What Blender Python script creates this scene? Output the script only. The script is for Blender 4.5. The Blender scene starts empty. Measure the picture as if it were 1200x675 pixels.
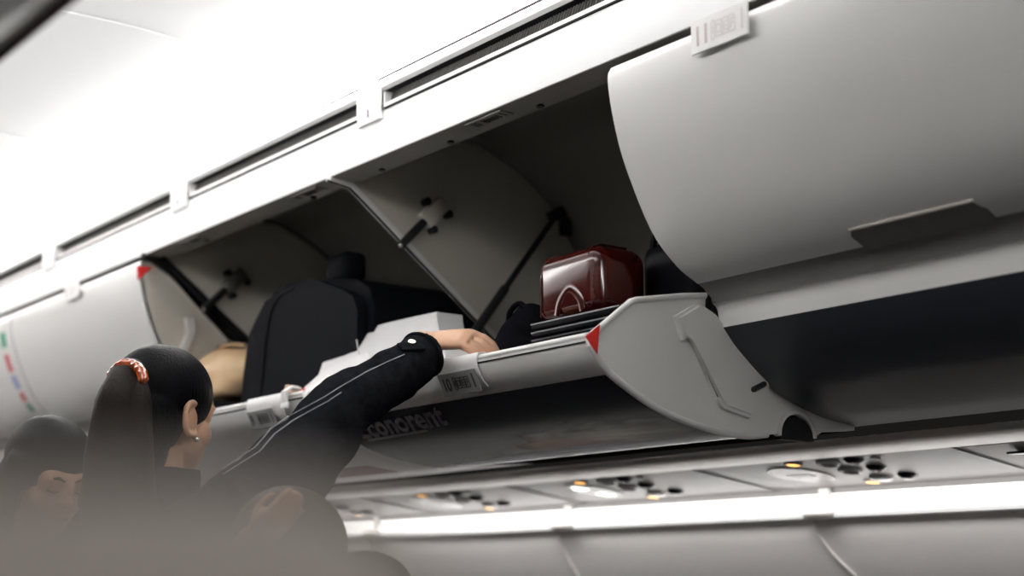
import bpy, bmesh, math, random
from mathutils import Vector, Matrix, noise
random.seed(4)
scene = bpy.context.scene
COL = scene.collection

# ------------------------------------------------------------------ camera
F = 1800.0                      # focal length in pixels of the 1200 x 675 frame
EYE = Vector((0, 0, 1.2))       # a passenger's eye in a window-side seat
_d = Vector((-760 - 600, 686 - 337.5, F)).normalized()      # fuselage axis seen in the frame
_th = math.atan2(686 - 337.5, F)
_u = Vector((0, -math.cos(_th), math.sin(_th)))
_u = (_u - _d * _u.dot(_d)).normalized()
_y = _d.cross(_u)
if _y.z < 0: _y = -_y
RW = Matrix((-_d, _y, _u))      # camera (right, down, forward) -> world
def ray(x, y): return RW @ Vector((x - 600, y - 337.5, F))
def at(x, y, X=None, Y=None, Z=None):
    r = ray(x, y)
    t = X / r.x if X is not None else Y / r.y if Y is not None else (Z - EYE.z) / r.z
    return EYE + r * t
right, down, fwd = (RW @ Vector(v) for v in ((1, 0, 0), (0, 1, 0), (0, 0, 1)))
cam_data = bpy.data.cameras.new('camera'); cam = bpy.data.objects.new('camera', cam_data); COL.objects.link(cam)
M = Matrix((right, -down, -fwd)).transposed().to_4x4(); M.translation = EYE
cam.matrix_world = M
cam_data.sensor_width = 36; cam_data.lens = F * 36 / 1200; cam_data.clip_start = 0.02
cam_data.dof.use_dof = True; cam_data.dof.focus_distance = 2.95; cam_data.dof.aperture_fstop = 2.2
scene.camera = cam

# ------------------------------------------------------------------ light and exposure
scene.view_settings.view_transform = 'Standard'; scene.view_settings.look = 'None'
scene.view_settings.exposure = 0.0; scene.view_settings.gamma = 1; scene.view_settings.use_curve_mapping = False
CY = 1.2                        # the aisle's middle line
world = bpy.data.worlds.new('world'); scene.world = world; world.use_nodes = True
world.node_tree.nodes['Background'].inputs[0].default_value = (1.0, 0.93, 0.86, 1)
world.node_tree.nodes['Background'].inputs[1].default_value = 0.010
def area(name, loc, direction, sx, sy, power, color=(1, 0.985, 0.97)):
    l = bpy.data.lights.new(name, 'AREA'); l.shape = 'RECTANGLE'; l.size = sx; l.size_y = sy; l.energy = power; l.color = color
    o = bpy.data.objects.new(name, l); COL.objects.link(o); o.location = loc
    z = -Vector(direction).normalized(); x = Vector((1, 0, 0)); y = z.cross(x)
    m = Matrix((x, y, z)).transposed().to_4x4(); m.translation = loc; o.matrix_world = m
    return o
COVE = 33
area('cove_lamp_window_side', (-4.05, 1.70, 2.303), (0, -0.12, 1.0), 5.0, 0.05, COVE)
area('cove_lamp_aisle_side', (-4.05, 2 * CY - 1.70, 2.303), (0, 0.12, 1.0), 5.0, 0.05, COVE)
area('wash_lamp_window_side', (-3.6, 2.93, 1.440), (0, 0.6, -0.8), 5.2, 0.03, 5.5)
area('cove_lamp_rear', (0.75, 2 * CY - 1.70, 2.303), (0, 0.12, 1.0), 2.4, 0.05, 33)
area('wash_lamp_opposite', (-3.0, 2 * CY - 2.97, 1.42), (0, 1.0, -0.05), 6.0, 0.05, 4)
sl = bpy.data.lights.new('seat_fill_spot', 'SPOT'); sl.energy = 4.6; sl.color = (1, 0.93, 0.85); sl.spot_size = math.radians(70); sl.spot_blend = 0.6; sl.shadow_soft_size = 0.02  # added spot out of view, brightens the seat back
so = bpy.data.objects.new('seat_fill_spot', sl); COL.objects.link(so); so.location = (0.2, 0.25, 1.62)
so.rotation_euler = (Vector((-0.2, 0.15, 1.12)) - Vector(so.location)).to_track_quat('-Z', 'Y').to_euler()
scene.cycles.diffuse_bounces = 3

# ------------------------------------------------------------------ materials
MATS = {}
def mat(name, color, rough=0.5, metal=0.0, coat=0.0, vary=0.06, scale=40.0, bump=0.0, spec=0.5, trans=0.0, aniso=0.0, stretch=None):
    if name in MATS: return MATS[name]
    m = bpy.data.materials.new(name); m.use_nodes = True
    nt = m.node_tree; b = nt.nodes['Principled BSDF']
    tc = nt.nodes.new('ShaderNodeTexCoord'); nz = nt.nodes.new('ShaderNodeTexNoise')
    nz.inputs['Scale'].default_value = scale; nz.inputs['Detail'].default_value = 4
    src = tc.outputs['Object']
    if stretch:
        mp = nt.nodes.new('ShaderNodeMapping'); mp.inputs['Scale'].default_value = stretch
        nt.links.new(src, mp.inputs['Vector']); src = mp.outputs['Vector']
    nt.links.new(src, nz.inputs['Vector'])
    mx = nt.nodes.new('ShaderNodeMix'); mx.data_type = 'RGBA'
    c = Vector(color)
    mx.inputs['A'].default_value = (*(c * (1 - vary)), 1); mx.inputs['B'].default_value = (*[min(1, v * (1 + vary)) for v in c], 1)
    nt.links.new(nz.outputs['Fac'], mx.inputs['Factor']); nt.links.new(mx.outputs['Result'], b.inputs['Base Color'])
    b.inputs['Roughness'].default_value = rough; b.inputs['Metallic'].default_value = metal
    b.inputs['Coat Weight'].default_value = coat; b.inputs['Coat Roughness'].default_value = 0.08
    b.inputs['Specular IOR Level'].default_value = spec; b.inputs['Transmission Weight'].default_value = trans
    if bump:
        bp = nt.nodes.new('ShaderNodeBump'); bp.inputs['Strength'].default_value = bump; bp.inputs['Distance'].default_value = 0.004
        nt.links.new(nz.outputs['Fac'], bp.inputs['Height']); nt.links.new(bp.outputs['Normal'], b.inputs['Normal'])
    MATS[name] = m; return m
def glow(name, color, strength):
    if name in MATS: return MATS[name]
    m = bpy.data.materials.new(name); m.use_nodes = True; b = m.node_tree.nodes['Principled BSDF']
    b.inputs['Base Color'].default_value = (*color, 1); b.inputs['Emission Color'].default_value = (*color, 1)
    b.inputs['Emission Strength'].default_value = strength; MATS[name] = m; return m
WHITE = mat('bin_white', (0.72, 0.71, 0.695), 0.32, vary=0.02, scale=6)
PANEL = mat('ceiling_white', (0.86, 0.86, 0.86), 0.6, vary=0.01, scale=5)
LINER = mat('bin_liner_grey', (0.17, 0.165, 0.145), 0.55, vary=0.05, scale=30)
DIVID = mat('divider_beige_grey', (0.55, 0.52, 0.46), 0.45, vary=0.04, scale=20)
HEAD = mat('header_grey', (0.26, 0.25, 0.23), 0.5, vary=0.08, scale=25)
SEAL = mat('black_seal', (0.010, 0.010, 0.012), 0.6, spec=0.1)
BLACK = mat('black_metal', (0.015, 0.015, 0.017), 0.35)
STEEL = mat('brushed_steel', (0.55, 0.53, 0.5), 0.3, metal=1.0)
RED = mat('warning_red', (0.62, 0.02, 0.015), 0.45)
PLATE = mat('sign_plate_grey', (0.20, 0.197, 0.19), 0.45)
PLATEW = mat('sign_plate_white', (0.82, 0.81, 0.80), 0.4)
INK = mat('sign_ink', (0.015, 0.015, 0.018), 0.5)
INKG = mat('sign_ink_faded', (0.50, 0.44, 0.43), 0.5); INKF = mat('sign_ink_ghost', (0.70, 0.67, 0.66), 0.5)
PSU = mat('service_panel_grey', (0.21, 0.198, 0.19), 0.35, vary=0.03)
RAIL = mat('rail_satin', (0.66, 0.63, 0.60), 0.30, metal=0.55, vary=0.05, scale=3, stretch=(1, 30, 30))
WALL = mat('sidewall_grey', (0.82, 0.79, 0.765), 0.6, vary=0.03, scale=60)
CARPET = mat('carpet_charcoal', (0.03, 0.03, 0.035), 0.95, vary=0.3, scale=300)
NAVY = mat('underside_navy', (0.03, 0.033, 0.042), 0.30, vary=0.1, scale=3, spec=0.3)  # even dark navy for the nearest closed bin's lower shell

# ------------------------------------------------------------------ mesh helpers
def link(name, me, m, parent=None):
    o = bpy.data.objects.new(name, me)
    if m: me.materials.append(m)
    COL.objects.link(o)
    if parent is not None:
        o.parent = parent
        w = world_loc(parent); o.location = -w        # meshes are written in world space
    return o
def world_loc(o):
    v = Vector((0, 0, 0))
    while o: v += o.location; o = o.parent
    return v
def build(name, bm, m, parent=None, angle=35, smooth=True):
    bmesh.ops.recalc_face_normals(bm, faces=bm.faces)
    me = bpy.data.meshes.new(name); bm.to_mesh(me); bm.free()
    if smooth:
        me.polygons.foreach_set('use_smooth', [True] * len(me.polygons)); me.set_sharp_from_angle(angle=math.radians(angle))
    return link(name, me, m, parent)
def tag(o, label, cat, group=None):
    o['label'] = label; o['category'] = cat
    if group: o['group'] = group
    return o
def thing(name, label, cat, loc, group=None):
    o = bpy.data.objects.new(name, None); COL.objects.link(o); o.location = loc; o.empty_display_size = 0.05
    return tag(o, label, cat, group)
def struct(name, bm, m, parent=None, angle=35):
    o = build(name, bm, m, parent, angle)
    if parent is None: o['kind'] = 'structure'
    return o
def prism(bm, poly, x0, x1):
    """polygon of (y, z) pushed along the fuselage from x0 to x1"""
    a = [bm.verts.new((x0, p[0], p[1])) for p in poly]; b = [bm.verts.new((x1, p[0], p[1])) for p in poly]
    n = len(poly); bm.faces.new(a); bm.faces.new(b[::-1])
    for i in range(n): bm.faces.new((a[i], b[i], b[(i + 1) % n], a[(i + 1) % n]))
    return bm
def offset(prof, t):
    out = []
    for i, p in enumerate(prof):
        a = Vector(prof[max(0, i - 1)]); b = Vector(prof[min(len(prof) - 1, i + 1)])
        d = (b - a).normalized(); out.append((p[0] - d.y * t, p[1] + d.x * t))
    return out
def shell(bm, prof, t, x0, x1): return prism(bm, list(prof) + offset(prof, t)[::-1], x0, x1)
def spline(pts, n=6):
    """Catmull-Rom through the points"""
    P = [Vector(p) for p in pts]; P = [2 * P[0] - P[1]] + P + [2 * P[-1] - P[-2]]; out = []
    for i in range(1, len(P) - 2):
        for k in range(n):
            t = k / n; a, b, c, d = P[i - 1:i + 3]
            out.append(0.5 * (2 * b + (c - a) * t + (2 * a - 5 * b + 4 * c - d) * t * t + (3 * b - a - 3 * c + d) * t ** 3))
    out.append(P[-2]); return out
def box(bm, c, s, rot=None, bevel=0.0, seg=2):
    r = bmesh.ops.create_cube(bm, size=1.0); vs = r['verts']
    m = Matrix.Translation(c) @ (rot.to_4x4() if rot else Matrix()) @ Matrix.Diagonal((*s, 1))
    bmesh.ops.transform(bm, matrix=m, verts=vs)
    if bevel:
        es = list({e for v in vs for e in v.link_edges})
        bmesh.ops.bevel(bm, geom=es, offset=bevel, segments=seg, profile=0.5, affect='EDGES')
    return bm
def boxb(x0, x1, y0, y1, z0, z1, bevel=0.0, seg=2):
    return box(bmesh.new(), ((x0 + x1) / 2, (y0 + y1) / 2, (z0 + z1) / 2), (abs(x1 - x0), abs(y1 - y0), abs(z1 - z0)), None, bevel, seg)
def loft(bm, path, radii, seg=14, up=(0, 0, 1), caps=True):
    """tube along path; each radius a number or (across, along-up)"""
    P = [Vector(p) for p in path]; rings = []; up = Vector(up)
    if isinstance(radii, list) and len(radii) != len(P):     # spread the given radii over the path
        R_ = [r if isinstance(r, tuple) else (r, r) for r in radii]; out = []
        for i in range(len(P)):
            u = i / (len(P) - 1) * (len(R_) - 1); k = min(int(u), len(R_) - 2); f = u - k
            out.append(tuple(R_[k][j] * (1 - f) + R_[k + 1][j] * f for j in (0, 1)))
        radii = out
    for i, p in enumerate(P):
        d = (P[min(i + 1, len(P) - 1)] - P[max(i - 1, 0)]).normalized()
        s = d.cross(up)
        if s.length < 1e-4: s = d.cross(Vector((1, 0, 0)))
        s.normalize(); n = s.cross(d).normalized()
        r = radii[i] if isinstance(radii, list) else radii
        ra, rb = r if isinstance(r, (list, tuple)) else (r, r)
        rings.append([bm.verts.new(p + s * (ra * math.cos(a)) + n * (rb * math.sin(a))) for a in (2 * math.pi * k / seg for k in range(seg))])
    for a, b in zip(rings, rings[1:]):
        for k in range(seg): bm.faces.new((a[k], a[(k + 1) % seg], b[(k + 1) % seg], b[k]))
    if caps: bm.faces.new(rings[0][::-1]); bm.faces.new(rings[-1])
    return bm
def ball(bm, c, r, rot=None, sub=3):
    g = bmesh.ops.create_icosphere(bm, subdivisions=sub, radius=1.0)
    s = r if isinstance(r, (tuple, list)) else (r, r, r)
    bmesh.ops.transform(bm, matrix=Matrix.Translation(c) @ (rot.to_4x4() if rot else Matrix()) @ Matrix.Diagonal((*s, 1)), verts=g['verts'])
    return bm
def disc(bm, c, nrm, r, depth, seg=24, sx=1.0):
    """short cylinder centred on c along nrm"""
    q = Vector(nrm).to_track_quat('Z', 'Y')
    bmesh.ops.create_cone(bm, cap_ends=True, segments=seg, radius1=r, radius2=r, depth=depth, matrix=Matrix.Translation(c) @ q.to_matrix().to_4x4() @ Matrix.Diagonal((sx, 1, 1, 1)))
    return bm
def ring(bm, c, nrm, R, r, seg=28, tseg=8, arc=(0, 2 * math.pi)):
    q = Vector(nrm).to_track_quat('Z', 'Y'); full = abs(arc[1] - arc[0] - 2 * math.pi) < 1e-4
    n = seg; pts = [q @ Vector((R * math.cos(a), R * math.sin(a), 0)) + Vector(c) for a in (arc[0] + (arc[1] - arc[0]) * k / n for k in range(n + 1))]
    rings = []
    for k, p in enumerate(pts[:-1] if full else pts):
        o = (p - Vector(c)).normalized(); z = q @ Vector((0, 0, 1))
        rings.append([bm.verts.new(p + o * r * math.cos(t) + z * r * math.sin(t)) for t in (2 * math.pi * j / tseg for j in range(tseg))])
    m = len(rings)
    for i in range(m if full else m - 1):
        a, b = rings[i], rings[(i + 1) % m]
        for j in range(tseg): bm.faces.new((a[j], a[(j + 1) % tseg], b[(j + 1) % tseg], b[j]))
    if not full: bm.faces.new(rings[0][::-1]); bm.faces.new(rings[-1])
    return bm
def blob(name, bm, m, parent, voxel=0.005, it=6, sub=0):
    """melt the pieces in bm into one continuous skin"""
    me = bpy.data.meshes.new('tmp'); bmesh.ops.recalc_face_normals(bm, faces=bm.faces); bm.to_mesh(me); bm.free()
    o = bpy.data.objects.new('tmp', me); COL.objects.link(o)
    r = o.modifiers.new('r', 'REMESH'); r.mode = 'VOXEL'; r.voxel_size = voxel; r.use_smooth_shade = True
    s = o.modifiers.new('s', 'SMOOTH'); s.factor = 0.5; s.iterations = it
    dg = bpy.context.evaluated_depsgraph_get(); dg.update()
    me2 = bpy.data.meshes.new_from_object(o.evaluated_get(dg)); me2.name = name
    bpy.data.objects.remove(o); me2.materials.clear()
    me2.polygons.foreach_set('use_smooth', [True] * len(me2.polygons))
    return link(name, me2, m, parent)
def text(name, body, size, origin, xdir, ydir, m, parent, depth=0.0006, align='LEFT', squeeze=1.0):
    c = bpy.data.curves.new('t', 'FONT'); c.body = body; c.size = size; c.extrude = depth; c.offset = size * 0.022; c.align_x = align; c.resolution_u = 3
    o = bpy.data.objects.new('t', c); COL.objects.link(o)
    dg = bpy.context.evaluated_depsgraph_get(); dg.update()
    me = bpy.data.meshes.new_from_object(o.evaluated_get(dg)); bpy.data.objects.remove(o)
    x = Vector(xdir).normalized(); y = (Vector(ydir) - x * Vector(ydir).dot(x)).normalized(); z = x.cross(y)
    mm = Matrix((x * squeeze, y, z)).transposed().to_4x4(); mm.translation = Vector(origin); me.transform(mm)
    me.name = name; me.materials.clear()
    return link(name, me, m, parent)
def plank(bm, a, b, nrm, w, t):
    """flat bar from a to b, w wide across, t thick along nrm"""
    a, b = Vector(a), Vector(b); d = (b - a); L = d.length; d.normalize(); n = Vector(nrm); n = (n - d * n.dot(d)).normalized(); s = n.cross(d)
    return box(bm, (a + b) / 2, (L, w, t), Matrix((d, s, n)).transposed(), min(w, t) * 0.2, 1)

# ------------------------------------------------------------------ the cabin shell
XA, XB = -6.6, 3.0
P = 1.016                       # bin length
X0 = -2.05                      # joint of the tenth and eleventh row's bins
bm = bmesh.new()
cp = [(1.752, 2.322), (1.70, 2.362), (1.60, 2.41), (1.42, 2.445), (1.2, 2.455)]
cp = cp + [(2 * CY - y, z) for y, z in cp[-2::-1]]
cp = [tuple(v) for v in spline(cp, 4)]
shell(bm, cp, -0.01, XA, XB)
ceiling = struct('ceiling', bm, PANEL)
for k in range(6):
    x = -1.16 - P * k
    b = bmesh.new(); loft(b, [(x, y, z - 0.001) for y, z in cp[2:-2]], 0.003, 8, up=(1, 0, 0)); build('panel_joint', b, PANEL, ceiling)
def mirror(y): return 2 * CY - y
FASC = [(1.738, 2.142), (1.738, 2.250)]
bm = bmesh.new(); shell(bm, [(1.738, 2.143), (1.736, 2.20), (1.742, 2.248), (1.80, 2.25)], -0.008, XA, XB); struct('trim_1', bm, PANEL)
bm = bmesh.new(); shell(bm, [(mirror(1.738), 2.143), (mirror(1.736), 2.20), (mirror(1.742), 2.248), (mirror(1.76), 2.36)], 0.008, XA, XB); struct('trim_2', bm, PANEL)
bm = bmesh.new(); box(bm, ((XA + XB) / 2, CY, -0.02), (XB - XA, 4.2, 0.04)); struct('floor', bm, CARPET)
WP = [(3.02, 1.375), (3.034, 1.335), (3.056, 1.26), (3.08, 1.15), (3.10, 0.95), (3.09, 0.6), (3.0, 0.0)]
WPs = [tuple(v) for v in spline(WP, 5)]
bm = bmesh.new(); shell(bm, WPs, 0.012, XA, XB); wall = struct('wall_right', bm, WALL)
for k, (bx, by, sx, sy) in enumerate([(955, 604, 1010, 675), (655, 616, 700, 672), (430, 627, 466, 680)]):
    x = at(bx, by, Y=3.03).x
    b = bmesh.new(); pts = []
    x2 = at(sx, sy, Z=1.23).x
    for y, z in WPs[1:16]:
        t = min(1.0, (1.375 - z) / 0.15); e = at(sx, sy, Y=y).x
        pts.append((x + (0.10 if k == 0 else 0.06) * t * t, y - 0.003, z))
    loft(b, pts, 0.004, 8, up=(1, 0, 0)); build('panel_joint', b, WALL, wall)
bm = bmesh.new(); shell(bm, [(mirror(y), z) for y, z in WPs], -0.012, XA, XB); struct('wall_left', bm, WALL)
bm = bmesh.new(); box(bm, (XA, CY, 1.25), (0.03, 4.2, 2.5)); struct('wall_front', bm, WALL)

# rail that carries the service units, under the bins' hinge line
bm = bmesh.new(); rp = [tuple(v) for v in spline([(2.478, 1.503), (2.482, 1.495), (2.500, 1.486), (2.58, 1.482), (2.68, 1.486), (2.70, 1.497)], 4)]
shell(bm, rp, 0.006, XA, XB); struct('trim_3', bm, RAIL)
bm = bmesh.new(); prism(bm, [(2.28, 1.535), (2.50, 1.535), (2.50, 1.56), (2.28, 1.56)], XA, XB); struct('trim_4', bm, SEAL)
# dark channel between the rail and the service units, and the closed back of it
bm = bmesh.new(); prism(bm, [(2.68, 1.505), (2.80, 1.505), (2.80, 1.515), (2.68, 1.515)], XA, XB); struct('trim_5', bm, SEAL)

# ------------------------------------------------------------------ overhead bins
CLOSED = [(1.741, 2.128), (1.733, 2.103), (1.745, 2.032), (1.772, 1.949), (1.832, 1.837), (1.893, 1.778), (1.946, 1.750)]
GRIP = [(1.944, 1.752), (1.962, 1.742), (1.976, 1.728), (1.981, 1.716)]
RIM = [(1.981, 1.716), (1.989, 1.711), (1.994, 1.702), (1.996, 1.688), (1.999, 1.672)]
LOWER = [(1.999, 1.672), (2.041, 1.630), (2.129, 1.569), (2.245, 1.528), (2.367, 1.510)]
CLs = [tuple(v) for v in spline(CLOSED, 5)]
LOs = [tuple(v) for v in spline(LOWER, 5)]; RIMs = [tuple(v) for v in spline(RIM, 4)]
LOW_ALL = [tuple(v) for v in spline(GRIP, 3)] + RIMs[1:] + LOs[1:]
OPEN = [(1.690, 1.628), (1.693, 1.610), (1.712, 1.583), (1.760, 1.553), (1.846, 1.512), (1.95, 1.486), (2.059, 1.475), (2.151, 1.484), (2.370, 1.503)]
OPs = [tuple(v) for v in spline(OPEN, 5)]
LINE = [tuple(v) for v in spline([(1.79, 2.142), (1.86, 2.215), (2.0, 2.285), (2.167, 2.30), (2.32, 2.235), (2.413, 2.16), (2.52, 2.0), (2.58, 1.80), (2.60, 1.56)], 4)]
DIV = [(1.74, 2.136), (1.795, 2.132), (2.169, 1.846), (2.30, 1.745), (2.40, 1.60), (2.59, 1.58), (2.57, 1.80), (2.51, 2.0), (2.405, 2.155), (2.315, 2.225), (2.167, 2.292), (2.0, 2.275), (1.86, 2.205), (1.80, 2.15)]
ENDC = CLs + LOW_ALL + [(2.37, 1.56), (2.22, 1.70), (2.05, 1.90), (1.83, 2.095), (1.765, 2.128)]

def divider(root, x, edge):
    """fixed partition at the forward end of a bin with its strut hardware"""
    b = bmesh.new(); prism(b, DIV, x - 0.008, x + 0.008); d = build('divider', b, DIVID, root)
    path = [(1.736, 2.134), (1.795, 2.126), (1.83, 2.10), (2.166, 1.842), (2.297, 1.741)]
    if edge == 'light':
        b = bmesh.new(); shell(b, path, 0.010, x - 0.011, x + 0.011); build('edge_strip', b, WHITE, d)
        b = bmesh.new(); shell(b, [(y - .0015, z - .0015) for y, z in path], 0.004, x - 0.004, x + 0.004); build('edge_groove', b, SEAL, d)
    else:
        b = bmesh.new(); shell(b, path, 0.018, x - 0.014, x + 0.014); build('edge_seal', b, SEAL, d)
    xr = x + 0.008
    # spring box with its short black plunger
    c = Vector((xr + 0.014, 2.02, 2.095)); e = Vector((xr + 0.02, 1.925, 2.0))
    dr = (e - c).normalized(); q = Matrix((dr, Vector((1, 0, 0)).cross(dr), Vector((1, 0, 0)))).transposed()
    b = bmesh.new(); box(b, c, (0.085, 0.042, 0.028), q, 0.006); sb = build('spring_box', b, DIVID if edge == 'light' else LINER, d)
    for a, s in ((-0.03, 0.03), (0.035, 0.03), (0.0, -0.032)):
        b = bmesh.new(); disc(b, c + dr * a + q.col[1] * s, (1, 0, 0), 0.010, 0.02, 14); build('bolt', b, BLACK, d)
    b = bmesh.new(); loft(b, [c + dr * 0.04, e], 0.011, 12, up=(1, 0, 0)); build('plunger', b, BLACK, d)
    b = bmesh.new(); ball(b, e + dr * 0.004, 0.006, sub=2); build('plunger_tip', b, STEEL, d)
    # long gas strut down to the bucket
    a = Vector((xr + 0.025, 2.40, 2.15)); z = Vector((xr + 0.03, 2.085, 1.745))
    b = bmesh.new(); loft(b, [a, a.lerp(z, 0.55), a.lerp(z, 0.55), z], [0.008, 0.008, 0.012, 0.012], 14, up=(1, 0, 0)); build('gas_strut', b, BLACK, d)
    b = bmesh.new(); box(b, a + Vector((-0.008, 0.01, 0.0)), (0.026, 0.075, 0.03), Matrix.Rotation(0.5, 3, 'X'), 0.005)
    box(b, a + Vector((-0.008, 0.028, -0.035)), (0.022, 0.03, 0.05), None, 0.005); build('strut_bracket', b, BLACK, d)
    b = bmesh.new(); loft(b, [(x - 0.03, 2.12, 1.80), (x - 0.03, 2.03, 1.68)], 0.012, 12, up=(1, 0, 0)); build('gas_strut', b, BLACK, d)
    return d

def sign(parent, name, origin, x, y, w, h, number, plate, ink, row, t=0.004):
    """row sign: plate, number, three boxed seat letters and a bar"""
    x = Vector(x).normalized(); y = Vector(y); y = (y - x * y.dot(x)).normalized(); n = x.cross(y)
    o = Vector(origin); faint = INKF if ink is INKG else ink
    b = bmesh.new(); box(b, o + x * w / 2 + y * h / 2, (w, h, t), Matrix((x, y, n)).transposed(), 0.0012, 1)
    s = build(name, b, plate, parent)
    f = o + n * (t / 2 + 0.0002)
    out = [text('row_number', number, h * 0.80, f + x * w * 0.06 + y * h * 0.22, x, y, ink, s, 0.0004, squeeze=0.8)]
    b = bmesh.new()
    for k in range(3):
        c = f + x * w * (0.50 + 0.115 * k) + y * h * 0.5; bw, bh, lw = w * 0.10, h * 0.46, h * 0.045
        for sx, sy, cx, cy in ((bw, lw, 0, bh / 2), (bw, lw, 0, -bh / 2), (lw, bh, bw / 2, 0), (lw, bh, -bw / 2, 0)):
            box(b, c + x * cx + y * cy, (sx, sy, 0.0008), Matrix((x, y, n)).transposed())
    c = f + x * w * 0.40 + y * h * 0.5
    for sx, sy, cx, cy in ((w * .05, h * .06, 0, h * .27), (w * .05, h * .06, 0, -h * .27), (h * .06, h * .5, w * .028, 0), (h * .06, h * .5, -w * .028, 0), (h * .07, h * .22, 0, 0)):
        box(b, c + x * cx + y * cy, (sx, sy, 0.0008), Matrix((x, y, n)).transposed())
    box(b, f + x * w * 0.90 + y * h * 0.52, (w * 0.03, h * 0.62, 0.0008), Matrix((x, y, n)).transposed())
    build('seat_symbol', b, faint, s, smooth=False)
    for k in range(3):
        text('seat_letter', row[k], h * 0.40, f + x * w * (0.50 + 0.115 * k) + y * h * 0.36, x, y, faint, s, 0.0004, 'CENTER', 0.8)
    return s

def header(root, x0, x1):
    b = bmesh.new()
    prism(b, [(1.739, 2.141), (1.785, 2.138), (1.785, 2.144), (1.815, 2.141), (1.815, 2.155), (1.739, 2.155)], x0 + 0.001, x1 - 0.001)
    h = build('header', b, HEAD, root)
    return h
def screws(h, xs):
    for x in xs:
        b = bmesh.new(); disc(b, (x, 1.80, 2.141), (0, 0, 1), 0.008, 0.006, 16); build('screw', b, BLACK, h)

def bin_base(x0, x1, label, group='overhead bins along the window side'):
    r = thing('overhead_bin', label, 'overhead bin', ((x0 + x1) / 2, 2.1, 1.5), group)
    b = bmesh.new(); shell(b, LINE, 0.008, x0 + 0.001, x1 - 0.001); build('liner', b, LINER, r)
    return r
GRIPM = mat('grip_grey', (0.13, 0.125, 0.12), 0.4)
def latch(r, door, x):
    # dark grey finger latch patch with a rim over it
    seg = [p for p in CLs if 1.752 < p[1] < 1.776]
    b = bmesh.new(); shell(b, [(y - 0.003, z - 0.003) for y, z in seg] + [(1.952, 1.744)], 0.004, x - 0.128, x + 0.128)
    for v in b.verts:   # rounded upper corners
        if v.co.z > 1.765 and abs(v.co.x - x) > 0.12: v.co.x = x + (v.co.x - x) * 0.93
    build('latch_handle', b, mat('latch_grey', (0.09, 0.085, 0.08), 0.4), door)
    y, z = seg[0]
    b = bmesh.new(); loft(b, [(x - 0.121, y - 0.004, z), (x + 0.121, y - 0.004, z)], 0.0030, 8); build('latch_rim', b, mat('latch_rim_grey', (0.45, 0.42, 0.38), 0.35), door)
def closed_bin(x0, x1, label, finish):
    r = bin_base(x0, x1, label)
    a, c = x0 + 0.006, x1 - 0.006
    b = bmesh.new(); shell(b, CLs, 0.014, a, c); d = build('door', b, WHITE, r)
    b = bmesh.new(); shell(b, LOs, 0.012, a, c); l = build('lower_shell', b, finish, r)
    b = bmesh.new(); shell(b, RIMs, 0.012, a, c); build('shell_rim', b, WHITE, r, angle=60)
    b = bmesh.new(); shell(b, GRIP, 0.012, a, c); build('grip_strip', b, GRIPM, r, angle=60)
    for x in (a + 0.004, c - 0.004):
        b = bmesh.new(); prism(b, offset(CLs, 0.006) + offset(LOW_ALL, 0.006) + ENDC[-5:], x - 0.004, x + 0.004); build('end_panel', b, DIVID, r)
    header(r, x0, x1)
    return r, d, l

def end_panel_open(parent, x, side, full):
    top = [(2.000, 1.735), (1.914, 1.724), (1.80, 1.704), (1.785, 1.698)]
    low = OPs[1:]
    if full:
        nc = Vector((2.205, 1.492)); arc = [(nc.x - 0.045 * math.cos(t), nc.y - 0.012 + 0.045 * math.sin(t)) for t in (math.pi * k / 10 for k in range(11))]
        low = [p for p in low if p[0] < 2.155] + arc + [p for p in low if p[0] > 2.255]
        back = [(2.372, 1.513), (2.25, 1.53), (2.125, 1.594)]
    else:
        back = [(2.372, 1.513), (2.2, 1.56), (2.125, 1.594)]
    poly = top[::-1][:0] + [(1.692, 1.630)] + low + back + top
    b = bmesh.new(); prism(b, poly, x - 0.006, x + 0.006)
    return build('end_panel', b, mat('end_panel_white', (0.84, 0.83, 0.80), 0.38, vary=0.02), parent)
def cover_plate(parent, x, s):
    """raised hinge cover on a bucket's end panel"""
    poly = [(1.885, 1.682), (1.94, 1.712), (1.955, 1.712), (1.972, 1.690), (1.985, 1.697), (2.111, 1.595), (2.124, 1.57), (2.070, 1.508), (2.0, 1.522), (1.985, 1.54), (1.925, 1.648), (1.905, 1.640)]
    b = bmesh.new(); prism(b, poly, x, x + s * 0.016)
    fe = [e for e in b.edges if abs(e.verts[0].co.x - (x + s * 0.016)) < 1e-6 and abs(e.verts[1].co.x - (x + s * 0.016)) < 1e-6]
    bmesh.ops.bevel(b, geom=fe, offset=0.006, segments=3, affect='EDGES')
    c = build('hinge_cover', b, mat('end_panel_white', (0.84, 0.83, 0.80), 0.38), parent, angle=50)
    return c
def open_bin(x0, x1, label):
    r = bin_base(x0, x1, label)
    a, c = x0 + 0.012, x1 - 0.012
    b = bmesh.new(); shell(b, OPs, 0.012, a, c); k = build('bucket', b, WHITE, r)
    b = bmesh.new(); loft(b, [(a, 1.696, 1.630), (c, 1.696, 1.630)], (0.0075, 0.007), 12); build('lip_trim', b, WHITE, k)
    b = bmesh.new(); loft(b, [(a, 1.6895, 1.6195), (c, 1.6895, 1.6195)], 0.0016, 6); build('lip_gasket', b, SEAL, k)
    return r, k, a, c

GAPM = mat('gap_black', (0.008, 0.008, 0.01), 0.8, spec=0.0)
# row 11, shut, nearest
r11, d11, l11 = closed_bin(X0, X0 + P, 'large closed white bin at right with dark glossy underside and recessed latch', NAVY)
latch(r11, d11, -1.515)
sign(d11, 'row_sign', (-1.81, 1.722, 2.080), (1, 0, 0), (0, 0, 1), 0.135, 0.060, '11', PLATEW, INKG, 'DEF')
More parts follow.
